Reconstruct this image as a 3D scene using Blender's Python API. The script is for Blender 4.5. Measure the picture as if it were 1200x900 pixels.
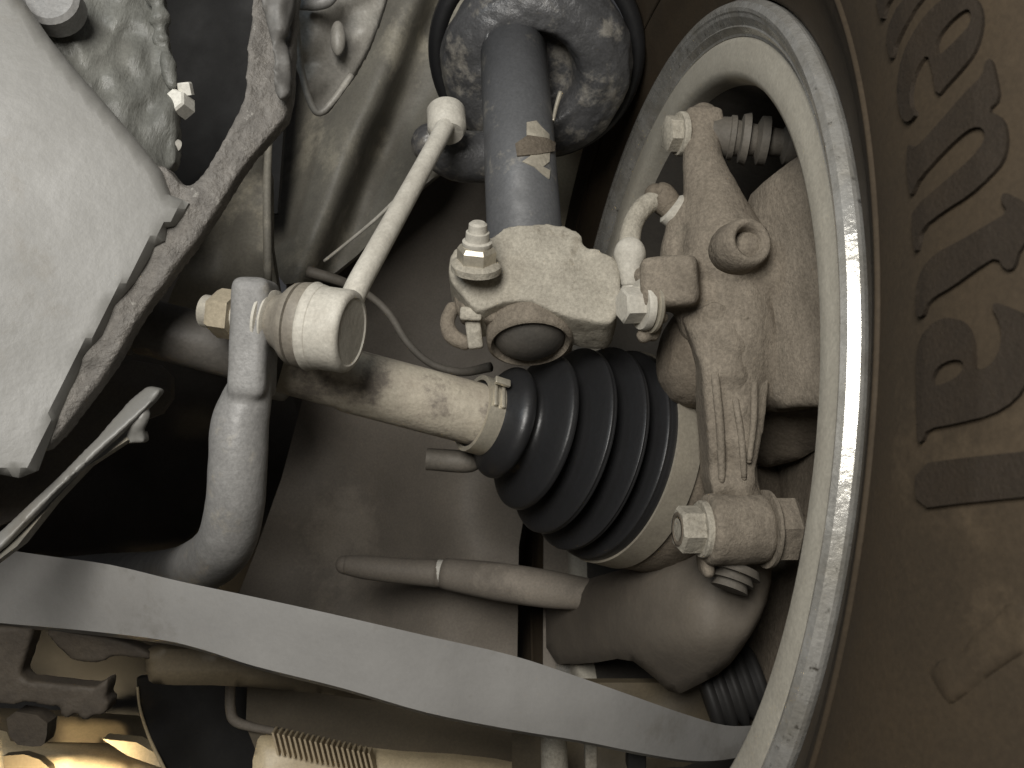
import bpy, bmesh, math, random
import numpy as np
from mathutils import Vector, Matrix, noise
from mathutils.geometry import delaunay_2d_cdt
from mathutils.bvhtree import BVHTree

random.seed(4)
S = bpy.context.scene
COL = S.collection
for o in list(bpy.data.objects):
    bpy.data.objects.remove(o)

# ------------------------------------------------------------------ camera
FPX = 1100.0                                   # focal length in pixels of a 1200 px wide picture
PITCH, ROLL = math.radians(20), math.radians(7)
CAM = Vector((0, 0, 0.20))
_r0, _u0 = Vector((1, 0, 0)), Vector((0, -math.sin(PITCH), math.cos(PITCH)))
FWD = Vector((0, math.cos(PITCH), math.sin(PITCH)))
RIGHT = _r0 * math.cos(ROLL) + _u0 * math.sin(ROLL)
UP = _u0 * math.cos(ROLL) - _r0 * math.sin(ROLL)
cd = bpy.data.cameras.new('camera'); cam = bpy.data.objects.new('camera', cd); COL.objects.link(cam)
cd.sensor_width = 36; cd.lens = 36 * FPX / 1200; cd.clip_start = 0.01; cd.clip_end = 200
M3 = Matrix((RIGHT, UP, -FWD)).transposed()
cam.matrix_world = Matrix.Translation(CAM) @ M3.to_4x4()
cd.dof.use_dof = True; cd.dof.focus_distance = 0.46; cd.dof.aperture_fstop = 28
S.camera = cam

def at(px, py, d):
    return CAM + RIGHT * ((px - 600) / FPX * d) + UP * ((450 - py) / FPX * d) + FWD * d
def rel(r, u, f):
    return CAM + RIGHT * r + UP * u + FWD * f
def dirv(r, u, f):
    return (RIGHT * r + UP * u + FWD * f).normalized()

# ------------------------------------------------------------------ light
W = bpy.data.worlds.new('World'); S.world = W; W.use_nodes = True
bg = W.node_tree.nodes['Background']
bg.inputs[0].default_value = (0.95, 0.95, 1.0, 1); bg.inputs[1].default_value = 0.042
def area(name, loc, target, size, power, color):
    l = bpy.data.lights.new(name, 'AREA'); l.shape = 'DISK'; l.size = size; l.energy = power; l.color = color
    o = bpy.data.objects.new(name, l); COL.objects.link(o); o.location = loc
    o.rotation_euler = (target - loc).to_track_quat('-Z', 'Y').to_euler()
    return o
wl_ = area('work_light', rel(-0.14, 0.29, -0.26), at(600, 430, 0.5), 0.32, 6.9, (1.0, 0.968, 0.915)); wl_.data.shape = 'ELLIPSE'; wl_.data.size_y = 0.40
area('plate_fill', rel(-0.36, 0.36, 0.06), at(70, 60, 0.385), 0.10, 0.34, (0.78, 0.90, 1.0))  # added close lamp, grades the top-left corner of the pale plate
fl_ = area('sill_fill', rel(-0.23, -0.27, 0.46), at(70, 905, 0.60), 0.04, 0.16, (1.0, 0.80, 0.50)); fl_.data.spread = math.radians(42)  # added warm lamp below the view, brightens the sill strips
S.view_settings.view_transform = 'Standard'; S.view_settings.look = 'None'
S.view_settings.exposure = 0.0; S.view_settings.gamma = 1.0

# ------------------------------------------------------------------ materials
def mat(name, c, c2=None, scale=90, rough=0.65, metal=0.0, bump=0.15, bscale=220, detail=6, spec=0.5,
        c3=None, c3scale=30, c3amt=0.5, stretch=None, rvar=0.12, coat=0.0, speck=0.16, fine=0.0):
    m = bpy.data.materials.new(name); m.use_nodes = True
    nt = m.node_tree; n = nt.nodes; L = nt.links
    b = n['Principled BSDF']
    tc = n.new('ShaderNodeTexCoord'); mp = n.new('ShaderNodeMapping'); L.new(tc.outputs['Object'], mp.inputs[0])
    if stretch: mp.inputs['Scale'].default_value = stretch
    c2 = c2 or tuple(x * 0.7 for x in c)
    nz = n.new('ShaderNodeTexNoise'); nz.inputs['Scale'].default_value = scale; nz.inputs['Detail'].default_value = detail
    nz.inputs['Roughness'].default_value = 0.62
    L.new(mp.outputs[0], nz.inputs['Vector'])
    cr = n.new('ShaderNodeValToRGB'); cr.color_ramp.elements[0].position = 0.33; cr.color_ramp.elements[1].position = 0.68
    cr.color_ramp.elements[0].color = (*c2, 1); cr.color_ramp.elements[1].color = (*c, 1)
    L.new(nz.outputs['Fac'], cr.inputs[0]); col = cr.outputs[0]
    if c3:
        n3 = n.new('ShaderNodeTexNoise'); n3.inputs['Scale'].default_value = c3scale; n3.inputs['Detail'].default_value = 9
        n3.inputs['Roughness'].default_value = 0.7; L.new(tc.outputs['Object'], n3.inputs['Vector'])
        r3 = n.new('ShaderNodeValToRGB'); r3.color_ramp.elements[0].position = 0.62 - 0.25 * c3amt
        r3.color_ramp.elements[1].position = 0.70 - 0.20 * c3amt
        L.new(n3.outputs['Fac'], r3.inputs[0])
        mx = n.new('ShaderNodeMix'); mx.data_type = 'RGBA'; L.new(r3.outputs[0], mx.inputs[0])
        L.new(col, mx.inputs[6]); mx.inputs[7].default_value = (*c3, 1); col = mx.outputs[2]
    ns = n.new('ShaderNodeTexNoise'); ns.inputs['Scale'].default_value = 620; ns.inputs['Detail'].default_value = 4
    ns.inputs['Roughness'].default_value = 0.7; L.new(tc.outputs['Object'], ns.inputs['Vector'])
    ms = n.new('ShaderNodeMapRange'); L.new(ns.outputs['Fac'], ms.inputs[0]); ms.inputs[1].default_value = 0.32; ms.inputs[2].default_value = 0.68
    ms.inputs[3].default_value = 1 - speck; ms.inputs[4].default_value = 1 + speck * 0.7
    vs = n.new('ShaderNodeVectorMath'); vs.operation = 'SCALE'; L.new(col, vs.inputs[0]); L.new(ms.outputs[0], vs.inputs['Scale']); col = vs.outputs[0]
    L.new(col, b.inputs['Base Color'])
    b.inputs['Metallic'].default_value = metal; b.inputs['Specular IOR Level'].default_value = spec
    b.inputs['Coat Weight'].default_value = coat
    mr = n.new('ShaderNodeMapRange'); L.new(nz.outputs['Fac'], mr.inputs[0])
    mr.inputs[1].default_value = 0.3; mr.inputs[2].default_value = 0.7
    mr.inputs[3].default_value = min(1, rough + rvar); mr.inputs[4].default_value = max(0.05, rough - rvar)
    L.new(mr.outputs[0], b.inputs['Roughness'])
    if bump:
        nb = n.new('ShaderNodeTexNoise'); nb.inputs['Scale'].default_value = bscale; nb.inputs['Detail'].default_value = 8
        nb.inputs['Roughness'].default_value = 0.6
        L.new(mp.outputs[0], nb.inputs['Vector'])
        bp = n.new('ShaderNodeBump'); bp.inputs['Strength'].default_value = bump; bp.inputs['Distance'].default_value = 0.004
        hh = nb.outputs['Fac']
        if fine:
            nf = n.new('ShaderNodeTexNoise'); nf.inputs['Scale'].default_value = bscale * 5; nf.inputs['Detail'].default_value = 5
            L.new(tc.outputs['Object'], nf.inputs['Vector'])
            ma = n.new('ShaderNodeMath'); ma.operation = 'MULTIPLY_ADD'; L.new(nf.outputs['Fac'], ma.inputs[0]); ma.inputs[1].default_value = fine; L.new(hh, ma.inputs[2]); hh = ma.outputs[0]
        L.new(hh, bp.inputs['Height']); L.new(bp.outputs[0], b.inputs['Normal'])
    return m

M = dict(
    dust=mat('dusty_cast_iron', (0.245, 0.211, 0.167), (0.165, 0.141, 0.111), 70, 0.85, bump=0.35, bscale=260, spec=0.2,
             c3=(0.16, 0.14, 0.11), c3scale=55, c3amt=0.12, stretch=(1, 1, .45), speck=.28, fine=.35),
    dustalu=mat('dusty_aluminium', (0.40, 0.370, 0.305), (0.30, 0.275, 0.226), 60, 0.75, bump=0.3, bscale=320, spec=0.3,
                c3=(0.24, 0.215, 0.17), c3scale=70, c3amt=0.2, speck=.26, fine=.3),
    dustdark=mat('brown_dusty_iron', (0.175, 0.147, 0.113), (0.115, 0.096, 0.074), 60, 0.85, bump=0.3, spec=0.2, speck=.25, fine=.3),
    link=mat('pale_zinc', (0.55, 0.525, 0.46), (0.42, 0.395, 0.34), 80, 0.62, bump=0.12, bscale=300, spec=0.35),
    brass=mat('yellow_zinc', (0.46, 0.40, 0.29), (0.34, 0.29, 0.21), 120, 0.55, 0.2, bump=0.15),
    bar=mat('grey_painted_steel', (0.255, 0.25, 0.24), (0.19, 0.186, 0.178), 50, 0.5, bump=0.12, bscale=180,
            c3=(0.28, 0.265, 0.235), c3scale=55, c3amt=0.12, speck=.2, fine=.3),
    strut=mat('blue_grey_paint', (0.115, 0.117, 0.121), (0.09, 0.092, 0.095), 60, 0.5, bump=0.08, bscale=260,
              c3=(0.20, 0.19, 0.17), c3scale=45, c3amt=0.10),
    seat=mat('charcoal_paint', (0.085, 0.085, 0.087), (0.05, 0.05, 0.051), 45, 0.38, bump=0.25, bscale=120,
             c3=(0.20, 0.188, 0.165), c3scale=40, c3amt=0.45, speck=.25, fine=.3),
    rubber=mat('black_rubber', (0.020, 0.020, 0.021), (0.013, 0.013, 0.0135), 40, 0.42, bump=0.08, bscale=200, rvar=0.1, speck=.08),
    greyrubber=mat('dusty_rubber', (0.135, 0.12, 0.10), (0.09, 0.08, 0.065), 60, 0.7, bump=0.1),
    linkboot=mat('dusty_link_boot', (0.27, 0.245, 0.20), (0.17, 0.15, 0.122), 55, 0.6, bump=0.1),
    shaft=mat('flaking_shaft', (0.43, 0.39, 0.31), (0.34, 0.30, 0.24), 60, 0.7, bump=0.3, bscale=150,
              c3=(0.19, 0.165, 0.135), c3scale=42, c3amt=0.42),
    shaftdark=mat('dark_shaft', (0.11, 0.10, 0.087), (0.07, 0.064, 0.055), 50, 0.6, bump=0.12),
    clamp=mat('clamp_steel', (0.62, 0.575, 0.47), (0.45, 0.41, 0.33), 60, 0.38, 0.55, bump=0.08),
    band=mat('dull_band', (0.38, 0.345, 0.275), (0.28, 0.25, 0.20), 50, 0.55, 0.3, bump=0.08),
    rimlip=mat('worn_alloy', (0.74, 0.73, 0.69), (0.46, 0.44, 0.39), 60, 0.27, 0.7, bump=0.2, bscale=120,
               c3=(0.13, 0.12, 0.10), c3scale=150, c3amt=0.06),
    rim=mat('dusty_rim', (0.44, 0.415, 0.35), (0.36, 0.335, 0.28), 40, 0.62, 0.1, bump=0.1, bscale=200),
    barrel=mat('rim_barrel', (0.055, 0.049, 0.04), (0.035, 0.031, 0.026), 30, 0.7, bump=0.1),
    tyre=mat('dusty_tyre', (0.045, 0.0325, 0.0195), (0.032, 0.0235, 0.0145), 22, 0.8, bump=0.10, bscale=500, spec=0.25, c3=(0.060, 0.044, 0.027), c3scale=12, c3amt=0.15, fine=.4),
    letter=mat('raised_rubber', (0.025, 0.0182, 0.0118), (0.020, 0.0147, 0.0097), 60, 0.75, bump=0.25, bscale=900, spec=0.25),
    plate=mat('pale_undercoat', (0.20, 0.196, 0.182), (0.175, 0.17, 0.156), 14, 0.45, bump=0.10, bscale=60, rvar=0.08,
              c3=(0.165, 0.155, 0.135), c3scale=18, c3amt=0.2, speck=.06),
    coarse=mat('coarse_undercoat', (0.20, 0.185, 0.165), (0.125, 0.116, 0.104), 120, 0.55, bump=0.8, bscale=170,
               c3=(0.33, 0.315, 0.285), c3scale=170, c3amt=0.05),
    frame=mat('grey_chassis', (0.145, 0.14, 0.13), (0.11, 0.105, 0.097), 40, 0.6, bump=0.15, bscale=90),
    crinkle=mat('crinkled_casting', (0.20, 0.20, 0.18), (0.10, 0.10, 0.088), 60, 0.45, bump=0.7, bscale=90, stretch=(1, 1, 0.3)),
    sheet=mat('dirty_sheet_metal', (0.24, 0.225, 0.185), (0.155, 0.145, 0.122), 22, 0.6, bump=0.25, bscale=50,
              c3=(0.33, 0.305, 0.245), c3scale=16, c3amt=0.35),
    bracket=mat('grey_sealant', (0.34, 0.325, 0.29), (0.19, 0.18, 0.16), 45, 0.45, bump=0.35, bscale=70),
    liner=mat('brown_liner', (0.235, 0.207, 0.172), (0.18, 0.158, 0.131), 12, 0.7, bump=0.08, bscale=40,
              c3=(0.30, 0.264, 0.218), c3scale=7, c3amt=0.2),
    liner_shaded=mat('shaded_liner', (0.14, 0.123, 0.102), (0.11, 0.096, 0.08), 12, 0.75, bump=0.08, bscale=40),  # scaled-down liner colour, carries the shadow on the upper liner
    arm=mat('grey_arm', (0.27, 0.264, 0.252), (0.22, 0.215, 0.205), 20, 0.5, bump=0.10, bscale=70,
            c3=(0.195, 0.187, 0.172), c3scale=14, c3amt=0.2, speck=.04),
    shade=mat('painted_shade', (0.09, 0.08, 0.068), (0.06, 0.053, 0.046), 12, 0.8, bump=0.1),  # dark colour stands in for the shade of the void
    darkbrown=mat('dark_brown_iron', (0.072, 0.058, 0.042), (0.045, 0.036, 0.027), 50, 0.75, bump=0.2),
    stubbrown=mat('brown_arm_paint', (0.145, 0.124, 0.098), (0.105, 0.089, 0.070), 30, 0.75, bump=0.12, speck=.08),
    brown=mat('brown_plastic', (0.115, 0.092, 0.058), (0.085, 0.068, 0.043), 20, 0.55, bump=0.08, bscale=60),
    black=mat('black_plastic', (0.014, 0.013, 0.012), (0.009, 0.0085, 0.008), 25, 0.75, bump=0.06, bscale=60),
    cream=mat('cream_warm_glow', (0.62, 0.52, 0.34), (0.48, 0.39, 0.25), 30, 0.5, bump=0.06),  # on the sill strips this colour carries a warm reflection
    tan=mat('tan_sheet', (0.55, 0.45, 0.30), (0.45, 0.37, 0.245), 25, 0.6, bump=0.06),
    white=mat('white_band', (0.72, 0.70, 0.63), (0.6, 0.58, 0.52), 60, 0.5, bump=0.05),
    label=mat('torn_sticker', (0.42, 0.385, 0.31), (0.25, 0.225, 0.18), 90, 0.65, bump=0.2),
    floor=mat('concrete', (0.10, 0.09, 0.075), (0.06, 0.055, 0.046), 9, 0.85, bump=0.3, bscale=60),
)

# ------------------------------------------------------------------ helpers
def mk(name, bm, m, parent=None, smooth=True, autos=None):
    me = bpy.data.meshes.new(name)
    bmesh.ops.recalc_face_normals(bm, faces=bm.faces[:])
    bm.to_mesh(me); bm.free()
    o = bpy.data.objects.new(name, me); COL.objects.link(o)
    me.materials.append(M[m])
    if smooth:
        for p in me.polygons: p.use_smooth = True
        if autos is not None:
            me.set_sharp_from_angle(angle=math.radians(autos))
    if parent:
        o.parent = parent
        o.matrix_parent_inverse = Matrix.Translation(-(_root_loc(parent)))
    return o
def _root_loc(o):
    while o.parent: o = o.parent
    return Vector(o.location) if o.type == 'EMPTY' else Vector((0, 0, 0))
def sub(o, part):
    """make o a sub-part of part (part's own data are in world coordinates)"""
    o.parent = part
    o.matrix_parent_inverse = Matrix.Identity(4)
    return o
def thing(name, label, cat, loc, group=None):
    o = bpy.data.objects.new(name, None); COL.objects.link(o); o.location = loc; o.empty_display_size = 0.02
    o['label'] = label; o['category'] = cat
    if group: o['group'] = group
    return o
def tag(o, label, cat, group=None, kind=None):
    o['label'] = label; o['category'] = cat
    if group: o['group'] = group
    if kind: o['kind'] = kind
    return o

def frame(ax, hint=None):
    ax = ax.normalized(); h = hint or UP
    if abs(ax.dot(h)) > 0.95: h = RIGHT
    u = ax.cross(h).normalized(); v = u.cross(ax).normalized()
    return u, v
def lathe(bm, org, ax, prof, seg=48, hint=None, phase=0.0):
    """prof = [(distance along ax, radius)]; open ends are capped"""
    ax = ax.normalized(); u, v = frame(ax, hint); rings = []
    for s, r in prof:
        c = org + ax * s
        rings.append([bm.verts.new(c + (u * math.cos(phase + 2 * math.pi * k / seg) + v * math.sin(phase + 2 * math.pi * k / seg)) * max(r, 1e-5)) for k in range(seg)])
    for a, b in zip(rings, rings[1:]):
        for k in range(seg):
            bm.faces.new((a[k], a[(k + 1) % seg], b[(k + 1) % seg], b[k]))
    bm.faces.new(rings[0]); bm.faces.new(rings[-1])
    return rings
def lathe_loop(bm, org, ax, prof, seg=160):
    """closed profile (a ring)"""
    ax = ax.normalized(); u, v = frame(ax); rings = []
    for s, r in prof:
        c = org + ax * s
        rings.append([bm.verts.new(c + (u * math.cos(2 * math.pi * k / seg) + v * math.sin(2 * math.pi * k / seg)) * r) for k in range(seg)])
    n = len(rings)
    for i in range(n):
        a, b = rings[i], rings[(i + 1) % n]
        for k in range(seg):
            bm.faces.new((a[k], a[(k + 1) % seg], b[(k + 1) % seg], b[k]))
def catmull(P, sub_=8):
    P = [tuple(p) for p in P]; out = []
    if len(P) < 3: sub_ = max(2, sub_)
    Q = [tuple(2 * a - b for a, b in zip(P[0], P[1]))] + P + [tuple(2 * a - b for a, b in zip(P[-1], P[-2]))]
    for i in range(1, len(Q) - 2):
        for k in range(sub_):
            t = k / sub_
            out.append(tuple(0.5 * (2 * b + (c - a) * t + (2 * a - 5 * b + 4 * c - e) * t * t + (3 * b - a - 3 * c + e) * t ** 3)
                             for a, b, c, e in zip(Q[i - 1], Q[i], Q[i + 1], Q[i + 2])))
    out.append(P[-1]); return out
def tube(bm, P, R, seg=20, ball=False, flat=None):
    """P points, R radii"""
    n = len(P); T = [((P[min(i + 1, n - 1)] - P[max(i - 1, 0)]).normalized()) for i in range(n)]
    u, _ = frame(T[0]); rings = []
    for i in range(n):
        u = (u - T[i] * u.dot(T[i])).normalized(); v = T[i].cross(u)
        rings.append([bm.verts.new(P[i] + (u * math.cos(2 * math.pi * k / seg) + v * math.sin(2 * math.pi * k / seg)) * R[i]) for k in range(seg)])
    for a, b in zip(rings, rings[1:]):
        for k in range(seg): bm.faces.new((a[k], a[(k + 1) % seg], b[(k + 1) % seg], b[k]))
    bm.faces.new(rings[0]); bm.faces.new(rings[-1])
    if ball:
        for i in (0, -1):
            bmesh.ops.create_uvsphere(bm, u_segments=16, v_segments=10, radius=R[i], matrix=Matrix.Translation(P[i]))
def pxtube(bm, pts, sub_=8, seg=20, ball=False):
    """pts = [(px, py, depth, radius in px)]"""
    q = catmull(pts, sub_)
    tube(bm, [at(*p[:3]) for p in q], [p[3] * p[2] / FPX for p in q], seg, ball)
def box(bm, c, sx, sy, sz, ax=None, bev=0.0):
    """ax = (x axis, y axis, z axis); full sizes"""
    X, Y, Z = ax or (RIGHT, UP, FWD)
    r = bmesh.ops.create_cube(bm, size=1, matrix=Matrix.Translation(c) @ Matrix((X * sx, Y * sy, Z * sz)).transposed().to_4x4())
    if bev:
        es = list({e for v in r['verts'] for e in v.link_edges})
        bmesh.ops.bevel(bm, geom=es, offset=bev, segments=3, profile=0.5, affect='EDGES')
def pxbox(bm, px, py, d, w, h, dep, rot=0, bev=0.0, yaw=0, pit=0):
    X = RIGHT * math.cos(rot) - UP * math.sin(rot); Y = UP * math.cos(rot) + RIGHT * math.sin(rot); Z = FWD.copy()
    if yaw:
        X, Z = X * math.cos(yaw) + Z * math.sin(yaw), Z * math.cos(yaw) - X * math.sin(yaw)
    if pit:
        Y, Z = Y * math.cos(pit) + Z * math.sin(pit), Z * math.cos(pit) - Y * math.sin(pit)
    k = d / FPX
    box(bm, at(px, py, d), w * k, h * k, dep, (X, Y, Z), bev)
def fuse(o, vox=0.0016, it=8, fac=0.5, disp=0.0, dscale=0.012):
    m = o.modifiers.new('fuse', 'REMESH'); m.mode = 'VOXEL'; m.voxel_size = vox; m.use_smooth_shade = True
    s = o.modifiers.new('soften', 'SMOOTH'); s.iterations = it; s.factor = fac
    if disp:
        t = bpy.data.textures.new('lumps', 'CLOUDS'); t.noise_scale = dscale; t.noise_depth = 3
        d = o.modifiers.new('lumps', 'DISPLACE'); d.texture = t; d.strength = disp; d.texture_coords = 'GLOBAL'
    return o
def hexhead(bm, org, ax, r, h, washer=0.0, wh=0.0, dome=0.12, phase=0.3):
    """hexagonal head whose base sits at org, pointing along ax"""
    s0 = 0
    if washer:
        lathe(bm, org, ax, [(0, washer), (wh * 0.7, washer), (wh, washer * 0.95), (wh, r * 0.5)], 32); s0 = wh * 0.98
    lathe(bm, org, ax, [(s0, r), (s0 + h * (1 - dome), r), (s0 + h, r * 0.86)], 6, phase=phase)
def plane3(a, b, c):
    A = np.array([[a[0], a[1], 1], [b[0], b[1], 1], [c[0], c[1], 1]], float)
    k = np.linalg.solve(A, np.array([1 / a[2], 1 / b[2], 1 / c[2]]))
    return lambda x, y: 1.0 / (k[0] * x + k[1] * y + k[2])
def resample(P, step, closed=True):
    out = []; n = len(P)
    for i in range(n if closed else n - 1):
        a, b = np.array(P[i], float), np.array(P[(i + 1) % n], float)
        k = max(1, int(round(np.linalg.norm(b - a) / step)))
        for j in range(k): out.append(tuple(a + (b - a) * j / k))
    return out
def rounded(P, it=2):
    """Chaikin corner cutting on a closed outline"""
    for _ in range(it):
        Q = []
        for i in range(len(P)):
            a, b = np.array(P[i], float), np.array(P[(i + 1) % len(P)], float)
            Q += [tuple(a * .75 + b * .25), tuple(a * .25 + b * .75)]
        P = Q
    return P
def inside(loops, X, Y):
    r = np.zeros(X.shape, bool)
    for P in loops:
        n = len(P)
        for i in range(n):
            x1, y1 = P[i]; x2, y2 = P[(i + 1) % n]
            c = ((y1 > Y) != (y2 > Y)); 
            with np.errstate(divide='ignore', invalid='ignore'):
                xi = (x2 - x1) * (Y - y1) / (y2 - y1 if y2 != y1 else 1e-9) + x1
            r ^= (c & (X < xi))
    return r
def edgedist(loops, X, Y):
    d = np.full(X.shape, 1e9)
    for P in loops:
        for i in range(len(P)):
            a = np.array(P[i]); b = np.array(P[(i + 1) % len(P)]); ab = b - a; l2 = max(ab @ ab, 1e-9)
            t = np.clip(((X - a[0]) * ab[0] + (Y - a[1]) * ab[1]) / l2, 0, 1)
            d = np.minimum(d, np.hypot(X - a[0] - t * ab[0], Y - a[1] - t * ab[1]))
    return d
def sheet(name, loops, depth, m, parent=None, thick=0.004, step=10, edge=0, drop=0.0, wob=0.0, wscale=60, place=None, autos=50, back=None, fz=0, bv=0):
    """a pressed sheet: outline(s) (extra loops are holes) at a depth function, with rounded rim and real thickness"""
    if not isinstance(loops[0][0], (tuple, list)): loops = [loops]
    L = [resample(P, step) for P in loops]
    allp = np.array(sum(L, [])); x0, y0 = allp.min(0); x1, y1 = allp.max(0)
    gx, gy = np.meshgrid(np.arange(x0, x1, step), np.arange(y0, y1, step)); gx = gx + ((np.arange(gx.shape[0]) % 2) * step / 2)[:, None]
    gx, gy = gx.ravel(), gy.ravel()
    ok = inside(L, gx, gy); gx, gy = gx[ok], gy[ok]
    ok = edgedist(L, gx, gy) > step * 0.55; gx, gy = gx[ok], gy[ok]
    V = [Vector(p) for P in L for p in P]; E = []; k = 0
    for P in L:
        E += [(k + i, k + (i + 1) % len(P)) for i in range(len(P))]; k += len(P)
    V += [Vector((a, b)) for a, b in zip(gx, gy)]
    vo, eo, fo, *_ = delaunay_2d_cdt(V, E, [], 0, 1e-4)
    xs = np.array([v.x for v in vo]); ys = np.array([v.y for v in vo])
    cx = np.array([sum(vo[i].x for i in f) / len(f) for f in fo]); cy = np.array([sum(vo[i].y for i in f) / len(f) for f in fo])
    keep = inside(L, cx, cy)
    dd = edgedist(L, xs, ys)
    bm = bmesh.new(); front = []; rear = []
    for i in range(len(xs)):
        e = 0
        if edge:
            q = max(0.0, 1 - dd[i] / edge); e = drop * (1 - math.sqrt(max(0, 1 - q * q)))
        if place:
            p, nrm = place(xs[i], ys[i])
            front.append(bm.verts.new(p + nrm * (thick - e))); rear.append(bm.verts.new(p - nrm * 0.002))
        else:
            d = depth(xs[i], ys[i]) + e
            if wob: d += wob * (noise.noise(Vector((xs[i] / wscale, ys[i] / wscale, hash(name) % 97 * 0 + len(name)))))
            front.append(bm.verts.new(at(xs[i], ys[i], d)))
            rear.append(bm.verts.new(at(xs[i], ys[i], d) + (back or FWD) * thick))
    cnt = {}
    for f, kf in zip(fo, keep):
        if not kf: continue
        bm.faces.new([front[i] for i in f]); bm.faces.new([rear[i] for i in reversed(f)])
        for a, b in zip(f, list(f[1:]) + [f[0]]):
            cnt[(a, b)] = 1
    for a, b in cnt:
        if (b, a) not in cnt: bm.faces.new((front[b], front[a], rear[a], rear[b]))
    for v in [v for v in bm.verts if not v.link_faces]: bm.verts.remove(v)
    o = mk(name, bm, m, parent, True, autos)
    if fz: fuse(o, 0.0015, fz)
    if bv:
        b_ = o.modifiers.new('edge', 'BEVEL'); b_.width = bv; b_.segments = 3; b_.limit_method = 'ANGLE'; b_.angle_limit = math.radians(50)
    return o

# ------------------------------------------------------------------ the setting: floor
bm = bmesh.new(); bmesh.ops.create_grid(bm, x_segments=40, y_segments=40, size=15)
fl = mk('floor', bm, 'floor'); fl['kind'] = 'structure'

# ------------------------------------------------------------------ wheel
NAX = dirv(-0.983, 0.117, -0.137)              # wheel axle direction, pointing inboard
WC = rel(0.081, -0.0315, 0.535) + NAX * 0.004                # centre of the rim's inboard lip
wheel = thing('wheel', 'large wheel at right, alloy rim with worn bright lip and brown dusty tyre', 'wheel', WC - Vector((0, 0, 0.365)))
bm = bmesh.new()
arc = [(.0054 * math.cos(math.radians(a)) - .0006, .2298 + .0052 * math.sin(math.radians(a))) for a in (118, 98, 82, 38, 4)]
lathe_loop(bm, WC, NAX, arc + [(0.0043, 0.2286), (0.0036, 0.2278), (0.0030, 0.2262), (0.0002, 0.2226), (0.0005, 0.2219), (-0.0028, 0.2192),
                         (-0.0030, 0.2180), (-0.010, 0.2178), (-0.012, 0.2345)], 256)
rim = mk('rim_lip', bm, 'rimlip', wheel, autos=12)
bm = bmesh.new()
lathe_loop(bm, WC, NAX, [(-0.0036, 0.2179), (-0.0030, 0.2172), (-0.0026, 0.2150), (-0.0024, 0.2080), (-0.0024, 0.2020), (-0.0038, 0.1992), (-0.0075, 0.1972),
                         (-0.014, 0.1962), (-0.014, 0.2179)], 256)
mk('rim_flange', bm, 'rim', wheel, autos=40)
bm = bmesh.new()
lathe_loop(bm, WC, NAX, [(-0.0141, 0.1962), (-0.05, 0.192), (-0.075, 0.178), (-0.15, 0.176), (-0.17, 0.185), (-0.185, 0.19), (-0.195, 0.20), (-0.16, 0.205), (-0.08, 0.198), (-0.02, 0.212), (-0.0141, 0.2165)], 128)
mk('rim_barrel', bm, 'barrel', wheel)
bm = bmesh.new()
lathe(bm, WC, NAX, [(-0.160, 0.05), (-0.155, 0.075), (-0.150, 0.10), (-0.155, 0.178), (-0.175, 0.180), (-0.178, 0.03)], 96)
mk('wheel_shade_disc', bm, 'barrel', wheel)  # closed and coloured dark to put shade inside the wheel
bm = bmesh.new()
lathe_loop(bm, WC, NAX, [(-0.012, 0.2353), (-0.0022, 0.2356), (-0.0012, 0.2375), (0.0000, 0.2410), (0.0038, 0.2490), (0.0065, 0.2570), (0.0105, 0.2600), (0.0135, 0.2700), (0.0165, 0.285), (0.0170, 0.300),
                         (0.0140, 0.318), (0.0075, 0.336), (-0.004, 0.352), (-0.018, 0.361), (-0.05, 0.366), (-0.11, 0.368), (-0.17, 0.366), (-0.20, 0.361), (-0.215, 0.345), (-0.225, 0.30), (-0.21, 0.25), (-0.19, 0.236)], 256)
bmesh.ops.recalc_face_normals(bm, faces=bm.faces[:])
tyre_bvh = BVHTree.FromBMesh(bm)
tyre = mk('tyre', bm, 'tyre', wheel)
def on_tyre(x, y):
    d = at(x, y, 1.0) - CAM
    h, nr, _, _ = tyre_bvh.ray_cast(CAM, d.normalized())
    if h is None: return at(x, y, 0.25), -FWD
    if nr.dot(d) > 0: nr = -nr
    return h, nr
c1 = lambda P: [(1000 + x / 3, y / 3) for x, y in P]
c2 = lambda P: [(800 + x / 3, 300 + y / 3) for x, y in P]
c3 = lambda P: [(800 + x / 3, 600 + y / 3) for x, y in P]
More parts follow.
